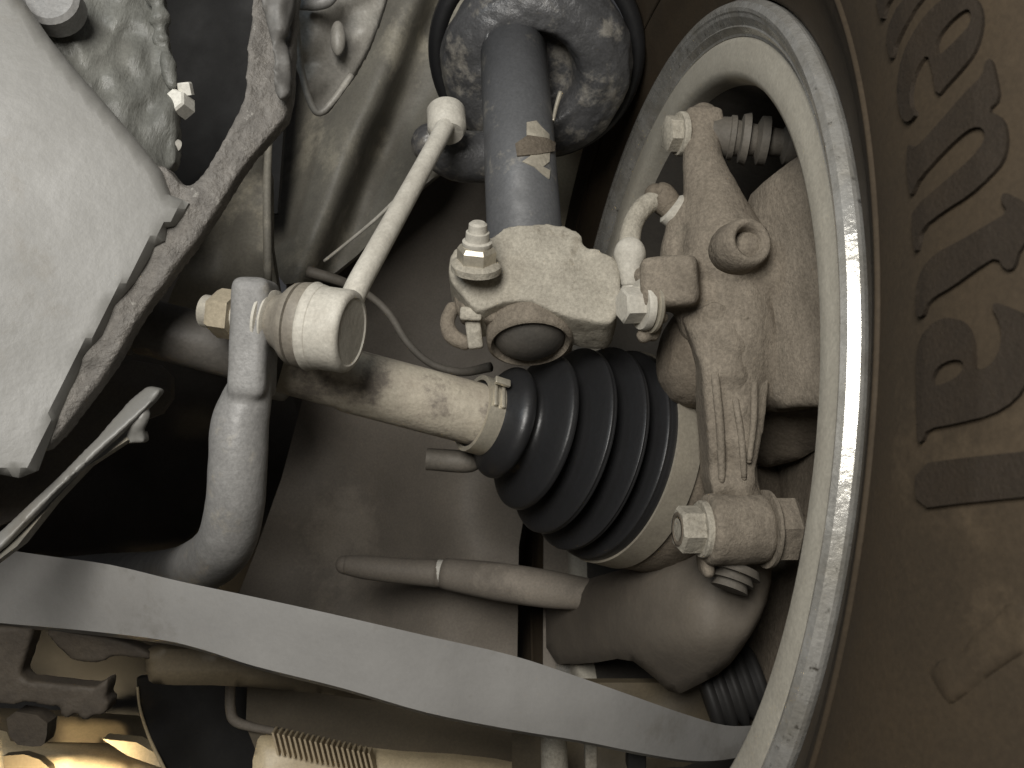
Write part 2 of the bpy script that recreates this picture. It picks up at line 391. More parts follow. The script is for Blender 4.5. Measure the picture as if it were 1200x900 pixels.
LETTERS = [
    [c1([(180, 0), (125, 118), (140, 205), (152, 205), (162, 150), (245, 0), (400, -150), (470, -260), (440, -330), (370, -340), (250, -210), (95, -10), (92, 0), (112, 88), (134, 0), (250, -130), (350, -230), (385, -230), (385, -190)])],
    [c1([(235, 400), (210, 432), (188, 425), (172, 380), (166, 320), (175, 240), (200, 160), (240, 90), (290, 30), (335, -5), (385, -22), (430, -10), (455, 20), (466, 70), (455, 140), (430, 200), (390, 250), (345, 298), (305, 345), (290, 250), (272, 188), (232, 250), (212, 320), (215, 380)]),
     c1([(308, 208), (300, 150), (340, 90), (400, 38), (425, 42), (424, 90), (380, 140)])],
    [c1([(495, 208), (472, 225), (468, 268), (400, 335), (310, 440), (228, 530), (207, 505), (200, 555), (208, 660), (216, 688), (226, 670), (243, 632), (330, 535), (410, 462), (452, 447), (476, 470), (470, 505), (430, 560), (330, 645), (222, 738), (220, 800), (228, 882), (240, 880), (252, 805), (330, 745), (420, 690), (490, 625), (535, 575), (552, 510), (545, 440), (520, 408), (480, 398), (525, 352), (512, 280)])],
    [[(1078, 371), (1086, 372), (1090, 358), (1100, 348), (1120, 337), (1153, 313), (1172, 302), (1182, 318), (1192, 316), (1198, 292), (1225, 268), (1245, 240), (1225, 228), (1205, 240), (1196, 234), (1180, 226), (1176, 236), (1186, 250), (1160, 265), (1130, 283), (1100, 298), (1085, 316), (1078, 340)]],
    [c2([(838, 655), (838, 480), (836, 400), (840, 320), (870, 255), (920, 222), (970, 220), (1010, 245), (1030, 290), (1037, 350), (1035, 405), (1085, 395), (1120, 350), (1135, 290), (1125, 230), (1098, 185), (1110, 165), (1150, 180), (1220, 210), (1240, 330), (1225, 440), (1180, 510), (1100, 560), (980, 590), (870, 610), (855, 655)]),
     c2([(890, 460), (888, 430), (910, 390), (960, 365), (1000, 370), (1002, 400), (970, 435), (920, 455)])],
    [[(1078, 545), (1133, 537), (1200, 530), (1260, 524), (1260, 578), (1200, 583), (1133, 590), (1077, 597)]],
]
for LP in LETTERS:
    sub(sheet('letter', [rounded(P, 1) for P in LP], None, 'letter', None, thick=0.0013, step=5, place=on_tyre), tyre)
sub(sheet('raised_emblem', rounded(c3([(1150, 310), (1090, 380), (1030, 420), (970, 505), (900, 520), (880, 550), (850, 470), (835, 470), (860, 560), (930, 680), (960, 670), (1050, 600), (1100, 560), (1240, 470), (1240, 330)]), 1), None, 'tyre', None, thick=0.0008, step=6, place=on_tyre, edge=12, drop=0.0008), tyre)
# moulded ring lines on the side wall
bm = bmesh.new()
lathe_loop(bm, WC, NAX, [(0.0125, 0.2672), (0.0144, 0.2680), (0.0146, 0.2692), (0.0125, 0.2702)], 256)
sub(mk('moulded_rib', bm, 'tyre'), tyre)

# ------------------------------------------------------------------ brake disc
bm = bmesh.new()
lathe(bm, WC, NAX, [(-0.078, 0.06), (-0.075, 0.062), (-0.075, 0.165), (-0.078, 0.168), (-0.100, 0.168), (-0.103, 0.165), (-0.103, 0.05)], 96)
tag(mk('brake_disc', bm, 'dustdark', None, autos=40), 'dark round brake disc deep inside the wheel behind the knuckle', 'brake disc')

# ------------------------------------------------------------------ steering knuckle
kn = thing('steering_knuckle', 'dusty tan cast knuckle standing inside the wheel rim', 'knuckle', at(850, 480, 0.46))
bm = bmesh.new()
pxtube(bm, [(824, 140, .495, 20), (824, 190, .485, 24), (836, 240, .475, 36), (850, 300, .467, 56)], ball=True)
pxbox(bm, 822, 150, .495, 44, 40, .022, bev=.003)
pxtube(bm, [(812, 262, .478, 30), (850, 300, .470, 48), (905, 330, .468, 42), (960, 350, .47, 40)], ball=True)
pxtube(bm, [(845, 300, .472, 42), (856, 370, .468, 54), (890, 430, .470, 50), (970, 430, .475, 46)], ball=True)
pxtube(bm, [(800, 262, .478, 20), (800, 310, .475, 26), (830, 380, .465, 34)], ball=True)
pxtube(bm, [(862, 400, .462, 46), (860, 450, .460, 40), (858, 510, .458, 31), (860, 560, .456, 28), (866, 605, .452, 32)], ball=True)
pxtube(bm, [(866, 298, .458, 32), (872, 292, .450, 26)], ball=True)
pxbox(bm, 787, 333, .458, 66, 58, .04, rot=-0.05, bev=.004, yaw=-0.25)
k = fuse(mk('casting', bm, 'dust', kn), 0.0016, 9, disp=0.0012, dscale=0.010)
def leg_d(x, y):
    return .441 + .000004 * (x - 856) ** 2 + .00003 * max(0, 470 - y)
sheet('lower_leg', [(800, 372), (838, 352), (880, 372), (912, 420), (902, 450), (896, 500), (887, 545), (886, 566), (898, 592), (840, 596), (832, 560), (831, 520), (826, 470), (822, 428)], leg_d, 'dust', kn, thick=.026, step=6, wob=.005, wscale=28, fz=3)
for x0, y0, x1, y1, r_ in ((838, 440, 846, 566, 5), (862, 470, 872, 560, 4), (884, 450, 878, 540, 4)):
    bm = bmesh.new(); pxtube(bm, [(x0, y0, .4425, r_), ((x0 + x1) / 2 + 2, (y0 + y1) / 2, .4405, r_), (x1, y1, .4415, r_ * .8)], ball=True)
    mk('casting_rib', bm, 'dust', kn)
# bored boss, upper right
bm = bmesh.new()
bax = dirv(0.30, 0.16, -0.94); bo = at(880, 282, .436)
lathe_loop(bm, bo, bax, [(-0.022, 0.0135), (-0.004, 0.0120), (0.000, 0.0108), (0.0006, 0.0092), (-0.001, 0.0074), (-0.006, 0.0062), (-0.014, 0.0056), (-0.022, 0.0056)], 40)
lathe(bm, bo, bax, [(-0.020, .0130), (-0.016, .0058)], 32)
mk('bored_boss', bm, 'dust', kn)
# bearing housing bulge
bm = bmesh.new()
lathe(bm, at(815, 420, .485), NAX, [(-0.02, .026), (0.004, .026), (0.012, .023), (0.017, .014), (0.018, 0.002)], 40)
fuse(mk('bearing_bulge', bm, 'dustdark', kn), .0018, 4)
# lower eye with clamp bolt and nut
eax = dirv(-0.985, 0.02, -0.16)
bm = bmesh.new()
ec = at(860, 620, .443)
lathe(bm, ec, eax, [(-0.0155, .0145), (-0.014, .0165), (0.012, .0170), (0.0145, .0155)], 40)
fuse(mk('lower_eye', bm, 'dust', kn), .0014, 5, disp=0.0012, dscale=0.008)
bm = bmesh.new()
hexhead(bm, ec + eax * 0.0143, eax, .0112, .0105, .0135, .0030, dome=0.15, phase=0.2)
b = mk('clamp_bolt', bm, 'dustalu', kn, autos=35)
bm = bmesh.new(); lathe_loop(bm, ec + eax * 0.0274, eax, [(-.001, .0085), (.0006, .0080), (.0006, .0055), (-.003, .0052), (-.003, .0085)], 24)
sub(mk('bolt_socket', bm, 'dustdark'), b)
bm = bmesh.new()
hexhead(bm, ec - eax * 0.0150, -eax, .0165, .0125, .0185, .0025, dome=0.2, phase=0.15)
mk('lock_nut', bm, 'dust', kn, autos=35)
bm = bmesh.new()
lathe(bm, ec - eax * .028, -eax, [(0, .007), (.007, .007), (.008, .006)], 20)
mk('bolt_end', bm, 'dustdark', kn)
# split tongue hanging under the eye
bm = bmesh.new()
pxbox(bm, 826, 652, .450, 16, 46, .018, rot=-0.1, bev=.003)
fuse(mk('split_tongue', bm, 'dust', kn), .0014, 4)
# ------------------------------------------------------------------ lower ball joint under the eye
bj = thing('ball_joint', 'brown dusty ball joint and stub arm below the knuckle', 'ball joint', at(850, 720, .47))
def stub_d(x, y):
    return .468 + .0000048 * max(0, 850 - x) ** 2 + .0000030 * (y - 720) ** 2
sheet('stub_arm', rounded([(640, 700), (700, 684), (790, 660), (838, 640), (900, 640), (906, 672), (896, 716), (876, 752), (850, 786), (812, 806), (790, 816), (762, 790), (735, 770), (690, 778), (640, 778)], 1), stub_d, 'stubbrown', bj, thick=.02, step=7, edge=14, drop=.007, wob=.008, wscale=60)
for i, rr in enumerate((0.0125, 0.0105, 0.009)):
    bm = bmesh.new()
    bmesh.ops.create_cone(bm, cap_ends=True, segments=28, radius1=rr * .85, radius2=rr, depth=0.004,
                          matrix=Matrix.Translation(at(862 - 3 * i, 668 + 9 * i, .449)) @ dirv(-.35, -.9, -.25).to_track_quat('Z', 'Y').to_matrix().to_4x4())
    mk('bellows_ring', bm, 'greyrubber', bj, autos=40)
# rubber gaiter low down beside the rim
bm = bmesh.new()
gax = dirv(0.93, 0.30, -0.05)
prof = []
for i in range(5):
    prof += [(i * .007, .020 - i * .0008), (i * .007 + .002, .0245 - i * .0008), (i * .007 + .0045, .0245 - i * .0008), (i * .007 + .0065, .0195 - i * .0008)]
lathe(bm, at(824, 816, .53), gax, prof, 40)
tag(mk('rubber_gaiter', bm, 'black', None), 'black ribbed rubber gaiter low beside the rim, at end of grey arm', 'gaiter')

# ------------------------------------------------------------------ brake caliper
ca = thing('brake_caliper', 'flat grey brake caliper wedged between knuckle and rim', 'brake caliper', at(920, 480, .45))
pl = plane3((890, 215, .462), (950, 200, .436), (930, 500, .440))
sheet('caliper_plate', rounded([(884, 226), (915, 196), (960, 168), (990, 300), (985, 480), (950, 476), (905, 480), (880, 420), (872, 300)], 1), pl, 'dust', ca, thick=.02, step=9, edge=10, drop=.004, wob=.002)
sheet('caliper_side', rounded([(885, 470), (960, 470), (975, 500), (950, 536), (884, 552), (874, 520)], 1), plane3((880, 470, .49), (960, 470, .47), (900, 560, .52)), 'dustdark', ca, thick=.02, step=9, edge=8, drop=.003)
# guide pin with bellows
gax = dirv(0.93, -0.12, -0.10)
g0 = at(842, 160, .492)
bm = bmesh.new(); lathe(bm, g0 - gax * .004, gax, [(0, .0100), (.009, .0105), (.0095, .0115), (.012, .0115), (.0125, .0095), (.015, .009)], 36)
mk('pin_collar', bm, 'greyrubber', ca, autos=50)
bm = bmesh.new()
lathe(bm, g0 + gax * .0105, gax, [(0, .0085), (.001, .0125), (.0045, .0135), (.0055, .0085), (.0085, .008), (.0105, .0125), (.0145, .0128), (.0155, .0075), (.022, .007), (.024, .011), (.04, .012), (.046, .010)], 36)
mk('pin_bellows', bm, 'greyrubber', ca, autos=50)
bm = bmesh.new(); hexhead(bm, at(800, 157, .492), dirv(-.96, -.02, -.22), .0095, .0065, 0.0115, 0.003, dome=.1, phase=.5)
mk('guide_bolt', bm, 'dustalu', ca, autos=35)

# ------------------------------------------------------------------ brake hose
bh = thing('brake_hose', 'short pale curved brake hose with bulging end fittings beside the clamp', 'hose', at(740, 330, .47))
bm = bmesh.new(); pxtube(bm, [(738, 320, .467, 13), (737, 290, .469, 13), (742, 262, .473, 12), (755, 242, .478, 12), (772, 233, .482, 12)])
mk('hose', bm, 'dustalu', bh)
bm = bmesh.new(); pxtube(bm, [(739, 335, .466, 11), (738, 312, .466, 15), (738, 300, .467, 19), (738, 290, .468, 17), (738, 286, .469, 12)], ball=True)
mk('lower_fitting', bm, 'link', bh)
bm = bmesh.new(); pxtube(bm, [(768, 228, .482, 13), (774, 230, .482, 17), (781, 238, .481, 17), (786, 244, .480, 15)], ball=True)
mk('upper_fitting', bm, 'dustdark', bh)
bm = bmesh.new(); lathe(bm, at(785, 243, .479), dirv(.75, -.6, .1), [(0, .0075), (.001, .0088), (.0045, .0088), (.006, .007)], 28)
mk('crimp_collar', bm, 'link', bh, autos=40)

# bracket bolt between clamp and knuckle
hb = thing('flange_bolt', 'pale flanged hex bolt between the strut clamp and the knuckle lug', 'bolt', at(735, 355, .455))
bx = dirv(-.95, -.05, -.30)
bm = bmesh.new(); hexhead(bm, at(757, 357, .452), bx, .0088, .0095, .0125, .0035, dome=.08, phase=.52)
mk('bolt_head', bm, 'link', hb, autos=35)
bm = bmesh.new(); lathe(bm, at(766, 356, .453), bx, [(0, .0130), (.0012, .0142), (.0028, .0142), (.003, .013)], 36)
mk('washer', bm, 'clamp', hb, autos=35)
bm = bmesh.new(); pxtube(bm, [(750, 322, .462, 9), (764, 345, .457, 8), (766, 370, .455, 9), (754, 394, .457, 9)], ball=True)
pxbox(bm, 762, 385, .46, 26, 28, .010, rot=.3, bev=.003)
pxtube(bm, [(764, 368, .452, 8), (776, 372, .452, 8)], ball=True)
fuse(mk('clip_plate', bm, 'dust', hb), .0013, 4)

# ------------------------------------------------------------------ drive shaft
ds = thing('drive_shaft', 'drive shaft with flaking tan tube and black ribbed rubber boot', 'drive shaft', at(560, 487, .49))
A0, A1 = at(565, 487, .490), at(730, 537, .526)
AX = (A1 - A0).normalized(); LEN = (A1 - A0).length
I0 = at(130, 372, .445)
sax = (A0 - I0).normalized(); slen = (A0 - I0).length
bm = bmesh.new(); lathe(bm, I0, sax, [(slen * .44, .0148), (slen * .5, .0150), (slen * .60, .0152), (slen * .62, .0162), (slen * .96, .0165), (slen * 1.0, .0165)], 48)
mk('shaft_tube', bm, 'shaft', ds, autos=40)
bm = bmesh.new(); lathe(bm, I0, sax, [(-.02, .0135), (.008, .0138), (.009, .0150), (.013, .0150), (.014, .0138), (slen * .3, .0140), (slen * .45, .0142)], 48)
mk('inner_shaft', bm, 'shaftdark', ds, autos=40)
# ribbed boot
LB = LEN
peaks = [(0.00, .0185), (.04, .0192), (.08, .0198), (.11, .0235), (.15, .0285), (.19, .0302), (.225, .0290), (.25, .0240), (.30, .0250), (.36, .0400), (.39, .0425), (.42, .0412), (.445, .0310), (.50, .0310), (.56, .0495), (.585, .0512), (.61, .0498),
         (.63, .0350), (.69, .0350), (.745, .0552), (.765, .0566), (.788, .0552), (.805, .0400), (.855, .0400), (.890, .0575), (.915, .0588), (.95, .0590), (1.06, .0590), (1.065, .055)]
pr = catmull([(s * LB, r) for s, r in peaks], 4)
bm = bmesh.new(); lathe(bm, A0 - AX * .004, AX, pr, 96)
mk('boot', bm, 'rubber', ds)
bm = bmesh.new(); lathe_loop(bm, A0 - AX * .001, AX, [(-.0045, .0195), (-.0045, .0205), (.0045, .0205), (.0045, .0195), (.0045, .0180), (-.0045, .0180)], 64)
sc = mk('small_clamp', bm, 'clamp', ds, autos=35)
bm = bmesh.new()
u, v = frame(AX)
cam_dir = (CAM - A0).normalized(); cd_ = (cam_dir - AX * cam_dir.dot(AX)).normalized(); up_ = (AX.cross(cd_)).normalized()
if up_.dot(UP) < 0: up_ = -up_
e1 = (cd_ * .8 + up_ * .6).normalized(); t1 = AX.cross(e1)
for k_ in (-1, 1): box(bm, A0 - AX * .001 + e1 * .0208 + AX * .0022 * k_, .0018, .014, .0016, (AX, t1, e1), .0004)
box(bm, A0 - AX * .001 + (e1 * .93 + up_ * .38) * .0207, .0085, .004, .0022, (AX, t1, e1), .0005)
sub(mk('clamp_ear', bm, 'clamp', None, autos=35), sc)
bm = bmesh.new(); lathe_loop(bm, A0 + AX * LB, AX, [(-.0075, .0590), (-.0075, .0604), (.0075, .0604), (.0075, .0590), (.0075, .057), (-.0075, .057)], 96)
mk('large_clamp', bm, 'band', ds, autos=35)
bm = bmesh.new(); lathe(bm, A0 + AX * (LB + .0085), AX, [(0, .0575), (.004, .0590), (.02, .0590), (.035, .054), (.05, .035), (.08, .03)], 72)
mk('joint_housing', bm, 'dustdark', ds, autos=40)
bm = bmesh.new(); pxtube(bm, [(500, 538, .505, 13), (548, 541, .505, 13), (562, 538, .505, 8), (590, 532, .505, 7)], seg=12)
mk('rubber_tail', bm, 'greyrubber', ds, autos=40)

# ------------------------------------------------------------------ strut clamp
SAX = (at(602, 100, .558) - at(622, 400, .466)).normalized()    # strut axis
sc0 = at(621, 400, .474)
scl = thing('strut_clamp', 'pale dusty cast clamp with upright bolt, gripping foot of the strut', 'clamp', at(622, 430, .47))
CP = plane3((560, 320, .463), (720, 330, .462), (620, 265, .472))
CO = [(584, 272), (592, 264), (622, 261), (655, 262), (684, 272), (682, 286), (705, 292), (724, 302), (729, 330), (726, 366), (716, 380), (690, 376), (660, 370), (640, 360), (615, 350), (585, 354), (562, 366), (550, 356), (540, 342), (528, 330), (524, 310), (530, 292), (548, 280), (572, 280)]
c_ = sheet('casting', rounded(CO, 1), CP, 'dustalu', scl, thick=.030, step=7, wob=.004, wscale=45, back=dirv(.0, -.42, .90))
fuse(c_, .0014, 6, disp=.0008, dscale=.008)
bm = bmesh.new()
pxbox(bm, 566, 362, .476, 50, 40, .02, rot=.25, bev=.003, pit=.3)
pxbox(bm, 548, 352, .478, 30, 36, .014, rot=-.15, bev=.003)
fuse(mk('ear_web', bm, 'dust', scl), .0014, 7, disp=.0008, dscale=.008)
bm = bmesh.new()
lathe(bm, sc0, SAX, [(0.0035, .0178), (-.0005, .0184), (-.0022, .0198), (-.0014, .0214), (.001, .0219), (.016, .0219)], 64)
mk('collar', bm, 'dust', scl, autos=60)
bm = bmesh.new()
lathe(bm, sc0, SAX, [(-.0068, .001), (-.0064, .005), (-.0044, .0115), (-.0004, .0168), (.0015, .0180), (.006, .0182)], 48)
mk('strut_foot', bm, 'shaftdark', scl)
bt = at(558, 312, .4545); BAX = dirv(.06, .86, -.50)
bm = bmesh.new(); lathe(bm, bt, BAX, [(-.002, .0122), (.0012, .0122), (.0022, .0110), (.003, .009)], 40)
w_ = mk('washer', bm, 'dustalu', scl, autos=40)
bm = bmesh.new(); lathe(bm, bt, BAX, [(.002, .0096), (.0085, .0096), (.0105, .0082)], 6, phase=.25)
mk('hex_nut', bm, 'clamp', scl, autos=30)
bm = bmesh.new(); lathe(bm, bt, BAX, [(.010, .0066), (.0112, .0072), (.0128, .0072), (.0135, .0058), (.0175, .0056), (.0178, .0046), (.0215, .0044), (.0225, .0032)], 28)
mk('stud', bm, 'link', scl, autos=35)
bm = bmesh.new()
pxtube(bm, [(530, 362, .478, 9), (524, 378, .478, 9), (530, 394, .476, 10), (545, 402, .475, 9)], ball=True)
fuse(mk('hook', bm, 'dust', scl), .0012, 4)
bm = bmesh.new(); pxbox(bm, 556, 392, .470, 18, 34, .010, rot=-.12, bev=.0015)
mk('tab', bm, 'dustalu', scl, autos=30)
bm = bmesh.new(); pxbox(bm, 552, 368, .464, 26, 16, .006, rot=.05, bev=.0015)
mk('ledge', bm, 'dustalu', scl, autos=30)

# ------------------------------------------------------------------ strut and spring seat
st = thing('suspension_strut', 'blue grey strut tube rising from the clamp into its dark dished spring seat', 'strut', at(620, 330, .49))
s_lo, s_hi = at(618, 330, .488), at(602, 60, .572)
sx_ = (s_hi - s_lo).normalized(); sl_ = (s_hi - s_lo).length
bm = bmesh.new(); lathe(bm, s_lo, sx_, [(0, .0203), (sl_ * .6, .0203), (sl_, .0203)], 56)
mk('strut_tube', bm, 'strut', st)
# torn sticker wrapped on the tube
tb = BVHTree.FromObject(bpy.data.objects['strut_tube'], bpy.context.evaluated_depsgraph_get()) if False else None
def on_tube(x, y):
    d = (at(x, y, 1.0) - CAM).normalized()
    # ray against the cylinder
    w0 = CAM - s_lo; a = d - sx_ * d.dot(sx_); b_ = w0 - sx_ * w0.dot(sx_)
    A = a.dot(a); B = 2 * a.dot(b_); C = b_.dot(b_) - .0203 ** 2
    D = B * B - 4 * A * C
    t = (-B - math.sqrt(max(D, 0))) / (2 * A)
    p = CAM + d * t; q = p - s_lo; nrm = (q - sx_ * q.dot(sx_)).normalized()
    return p, nrm
sheet('torn_sticker', [(617, 144), (628, 142), (634, 149), (643, 158), (644, 175), (643, 190), (636, 196), (644, 200), (643, 210), (635, 204), (626, 196), (612, 190), (622, 183), (606, 178), (607, 168), (617, 161)], None, 'label', st, thick=.0006, step=4, place=on_tube)
sheet('torn_flap', [(604, 170), (618, 160), (640, 163), (649, 168), (648, 178), (630, 182), (606, 184)], None, 'dustdark', st, thick=.0012, step=4, place=on_tube)
dish = at(628, 88, .582)
dax = dirv(0.03, 0.60, .80)
bm = bmesh.new()
lathe(bm, dish, dax, [(.016, .022), (.010, .0235), (.000, .0255), (-.007, .030), (-.007, .040), (-.003, .050), (.005, .0575), (.014, .0605), (.022, .0605), (.024, .050), (.020, .02)], 80)
seat = fuse(mk('spring_seat', bm, 'seat', st), .0018, 4, disp=.0045, dscale=.022)
def on_dish(px, py, rr, tag_):
    bm = bmesh.new()
    c = at(px, py + 4, .562)
    bmesh.ops.create_icosphere(bm, subdivisions=2, radius=1, matrix=Matrix.Translation(c) @ Matrix((RIGHT * rr * .45, (UP + RIGHT * .25).normalized() * rr, FWD * rr * .6)).transposed().to_4x4())
    return mk(tag_, bm, 'seat', st)
for px, py, rr in ((572, 38, .0045), (584, 30, .0055), (597, 24, .0075), (606, 22, .0078), (615, 20, .007), (636, 22, .006), (657, 20, .008)):
    on_dish(px, py, rr, 'drain_lip')
bm = bmesh.new(); lathe_loop(bm, dish + dax * .030, dax, [(0, .066), (.004, .070), (.010, .071), (.014, .066), (.010, .060), (.002, .060)], 72)
mk('spring_coil', bm, 'rubber', st)
bm = bmesh.new(); lathe(bm, dish + dax * .030, dax, [(0, .05), (.03, .052), (.12, .052)], 48)
mk('rubber_sleeve', bm, 'black', st)
bm = bmesh.new(); pxtube(bm, [(657, 108, .545, 3), (652, 124, .543, 2.5), (648, 142, .54, 2)], seg=10)
mk('wire_end', bm, 'clamp', st)
# bracket holding the link's upper end
bm = bmesh.new(); pxtube(bm, [(505, 168, .535, 24), (535, 182, .54, 30), (575, 185, .545, 30)], ball=True)
fuse(mk('link_bracket', bm, 'seat', st), .0018, 5)

# ------------------------------------------------------------------ stabilizer bar
sb = thing('stabilizer_bar', 'grey steel stabilizer bar bending upward at left, behind the ball link', 'stabilizer bar', at(260, 650, .43))
bm = bmesh.new()
pxtube(bm, [(40, 676, .80, 20), (120, 670, .74, 21), (190, 670, .62, 25), (232, 664, .49, 32), (262, 640, .438, 34), (275, 595, .421, 34), (279, 540, .416, 34), (281, 500, .416, 33.5), (288, 472, .416, 30), (294, 450, .416, 25), (296, 430, .416, 19)], sub_=10, seg=28, ball=True)
pxbox(bm, 298, 397, .416, 44, 140, .027, rot=.04, bev=.004)
fuse(mk('bar', bm, 'bar', sb), .0014, 5, disp=.0004, dscale=.01)

# ------------------------------------------------------------------ stabilizer link
sl = thing('stabilizer_link', 'pale steel stabilizer link rod with ball joints at both ends', 'stabilizer link', at(380, 440, .42))
L0, L1 = at(300, 373, .416), at(425, 391, .405)
lax = (L1 - L0).normalized()
def lp(x): return (x - 300) * (L1 - L0).length / 125.0
bm = bmesh.new(); lathe(bm, L0, lax, [(lp(366), .0185), (lp(368), .0196), (lp(371), .0188), (lp(374), .0188), (lp(377), .0186), (lp(378), .0182), (lp(408), .0182), (lp(411), .0176), (lp(413), .0165), (lp(413.2), .0150), (lp(411.6), .0145), (lp(411.6), .002)], 72)
mk('joint_housing', bm, 'link', sl, autos=35)
bm = bmesh.new(); lathe(bm, L0, lax, [(lp(322), .0112), (lp(328), .0122), (lp(335), .0140), (lp(342), .0168), (lp(347), .0182), (lp(351), .0184), (lp(352), .0170), (lp(354), .0170), (lp(355), .0188), (lp(362), .0190), (lp(366), .0184), (lp(367), .017)], 64)
mk('dust_boot', bm, 'linkboot', sl, autos=45)
bm = bmesh.new(); lathe(bm, L0, lax, [(lp(311), .0125), (lp(312), .0142), (lp(315), .0142), (lp(316), .0122), (lp(318), .0122), (lp(319), .0135), (lp(321), .0135), (lp(323), .0115)], 48)
mk('washer', bm, 'link', sl, autos=35)
bm = bmesh.new(); lathe(bm, L0, lax, [(lp(277), .0112), (lp(256), .0112), (lp(250), .0098), (lp(249), .006)], 6, phase=.45)
mk('hex_nut', bm, 'brass', sl, autos=30)
bm = bmesh.new()
pf = []
for i in range(7): pf += [(lp(252 - i * 2.2), .0066), (lp(251 - i * 2.2), .0074)]
lathe(bm, L0, lax, [(lp(300), .007), (lp(254), .007)] + pf + [(lp(236), .0055)], 28)
mk('stud', bm, 'link', sl, autos=40)
bm = bmesh.new(); pxtube(bm, [(402, 385, .414, 15), (416, 342, .417, 14.5), (440, 297, .430, 13.5), (480, 225, .462, 12), (510, 170, .488, 11), (524, 143, .500, 11)], ball=True)
mk('rod', bm, 'link', sl)
uax = dirv(-.08, .86, .45)
bm = bmesh.new(); lathe(bm, at(524, 152, .503), uax, [(-.003, .0085), (0, .0100), (.0005, .0104), (.013, .0105), (.0142, .0099), (.0145, .0085), (.0139, .008)], 48)
mk('upper_joint', bm, 'link', sl, autos=40)

# ------------------------------------------------------------------ tie rod behind
tr = thing('tie_rod', 'dull brown tie rod with one white band crossing behind the boot', 'tie rod', at(520, 690, .66))
bm = bmesh.new(); pxtube(bm, [(404, 662, .66, 11), (430, 665, .66, 14), (470, 669, .66, 15), (512, 672, .66, 16)], seg=24, ball=True)
mk('rod', bm, 'liner', tr)
bm = bmesh.new(); pxtube(bm, [(520, 672, .66, 18), (580, 681, .65, 22), (640, 690, .635, 22), (700, 698, .615, 18), (760, 706, .59, 16)], seg=24)
mk('rubber_sleeve', bm, 'liner', tr)
bm = bmesh.new(); a_, b_ = at(512, 671, .66), at(523, 672, .659); lathe(bm, a_, b_ - a_, [(0, .0088), (.0008, .0092), ((b_ - a_).length, .0092), ((b_ - a_).length + .0006, .0085)], 32)
mk('band', bm, 'white', tr, autos=40)

# ------------------------------------------------------------------ cables
bm = bmesh.new(); pxtube(bm, [(380, 306, .58, 2.0), (410, 282, .57, 2.0), (440, 257, .56, 2.2), (462, 236, .55, 2.2)], seg=8)
tag(mk('thin_cable', bm, 'link'), 'thin pale cable slanting up behind the link rod', 'cable')
bm = bmesh.new(); pxtube(bm, [(360, 318, .60, 7), (400, 330, .60, 6), (432, 346, .58, 4.5), (456, 368, .575, 4.5), (478, 402, .57, 4.5), (505, 426, .565, 4.5), (540, 436, .56, 5), (575, 430, .55, 6)], seg=12)
tag(mk('sensor_cable', bm, 'greyrubber'), 'grey brown sensor cable sagging between link rod and drive shaft', 'cable')

# ------------------------------------------------------------------ wheel arch liner and sheet metal behind
lin = thing('arch_liner', 'brown grey moulded arch liner panels with dark gap behind the drive shaft', 'liner', at(480, 780, .75))
sheet('liner_panel', [(366, 425), (440, 445), (540, 475), (640, 500), (622, 560), (608, 640), (606, 780), (606, 860), (200, 860), (262, 740), (298, 650), (330, 560)], plane3((300, 700, .76), (600, 700, .70), (500, 450, .74)), 'liner', lin, thick=.006, step=16, wob=.035, wscale=120)
sheet('liner_panel', [(640, 430), (900, 430), (900, 900), (636, 900), (637, 640)], plane3((640, 700, .70), (900, 700, .74), (700, 430, .80)), 'liner', lin, thick=.006, step=18, wob=.02, wscale=120)
sheet('upper_panel', [(300, -160), (720, -160), (700, 560), (660, 900), (600, 900), (590, 560), (360, 520), (345, 470)], plane3((330, 300, .80), (700, 300, .84), (600, -160, .88)), 'liner_shaded', lin, thick=.006, step=24, wob=.03, wscale=160)  # shadow on the upper liner is put into the darker colour
tn = sheet('tan_strip', [(640, 180), (700, 120), (702, 170), (676, 268), (665, 330), (640, 330)], plane3((640, 250, .80), (700, 250, .80), (660, 100, .82)), 'tan', None, thick=.006, step=12)
tag(tn, 'narrow tan panel glimpsed between the strut and the tyre', 'panel')

# ------------------------------------------------------------------ left: chassis
fr = thing('subframe', 'pale grey subframe corner with peeling coating at left edge', 'subframe', at(60, 540, .38))
PD = plane3((0, 0, .385), (200, 230, .400), (20, 540, .365))
sheet('pale_plate', [(-900, -500), (-440, -500), (26, 0), (55, 42), (90, 85), (128, 128), (160, 165), (188, 200), (198, 228), (214, 234), (221, 238), (213, 252), (203, 264), (193, 266), (192, 282), (180, 288), (174, 300), (156, 330), (132, 358), (118, 392), (96, 418), (84, 450), (70, 480), (60, 505), (50, 530), (42, 552), (22, 560), (0, 556), (-90, 560), (-900, 640)], PD, 'plate', fr, thick=.0022, step=8, wob=.0025, wscale=200, edge=10, drop=.0035, bv=.0006)  # far left stretch runs on unseen to block the lamps
FD = lambda x, y: PD(x, y) + .0058
sheet('flange', rounded([(300, -60), (296, 0), (288, 60), (287, 112), (270, 146), (240, 200), (222, 219), (208, 214), (190, 190), (168, 196), (170, 250), (120, 320), (70, 420), (40, 500), (30, 530), (52, 530), (104, 462), (132, 424), (160, 372), (205, 312), (240, 266), (285, 192), (312, 162), (340, 130), (342, 60), (350, -60)], 1), FD, 'coarse', fr, thick=.012, step=8, wob=.002, wscale=30, fz=4)
sheet('crinkled_web', [(-20, -60), (140, -60), (188, -10), (192, 40), (200, 90), (206, 150), (204, 190), (190, 204), (150, 180), (100, 120), (20, 20)], plane3((20, 0, .420), (190, 0, .455), (190, 200, .430)), 'crinkle', fr, thick=.01, step=7, wob=.005, wscale=26, fz=2)
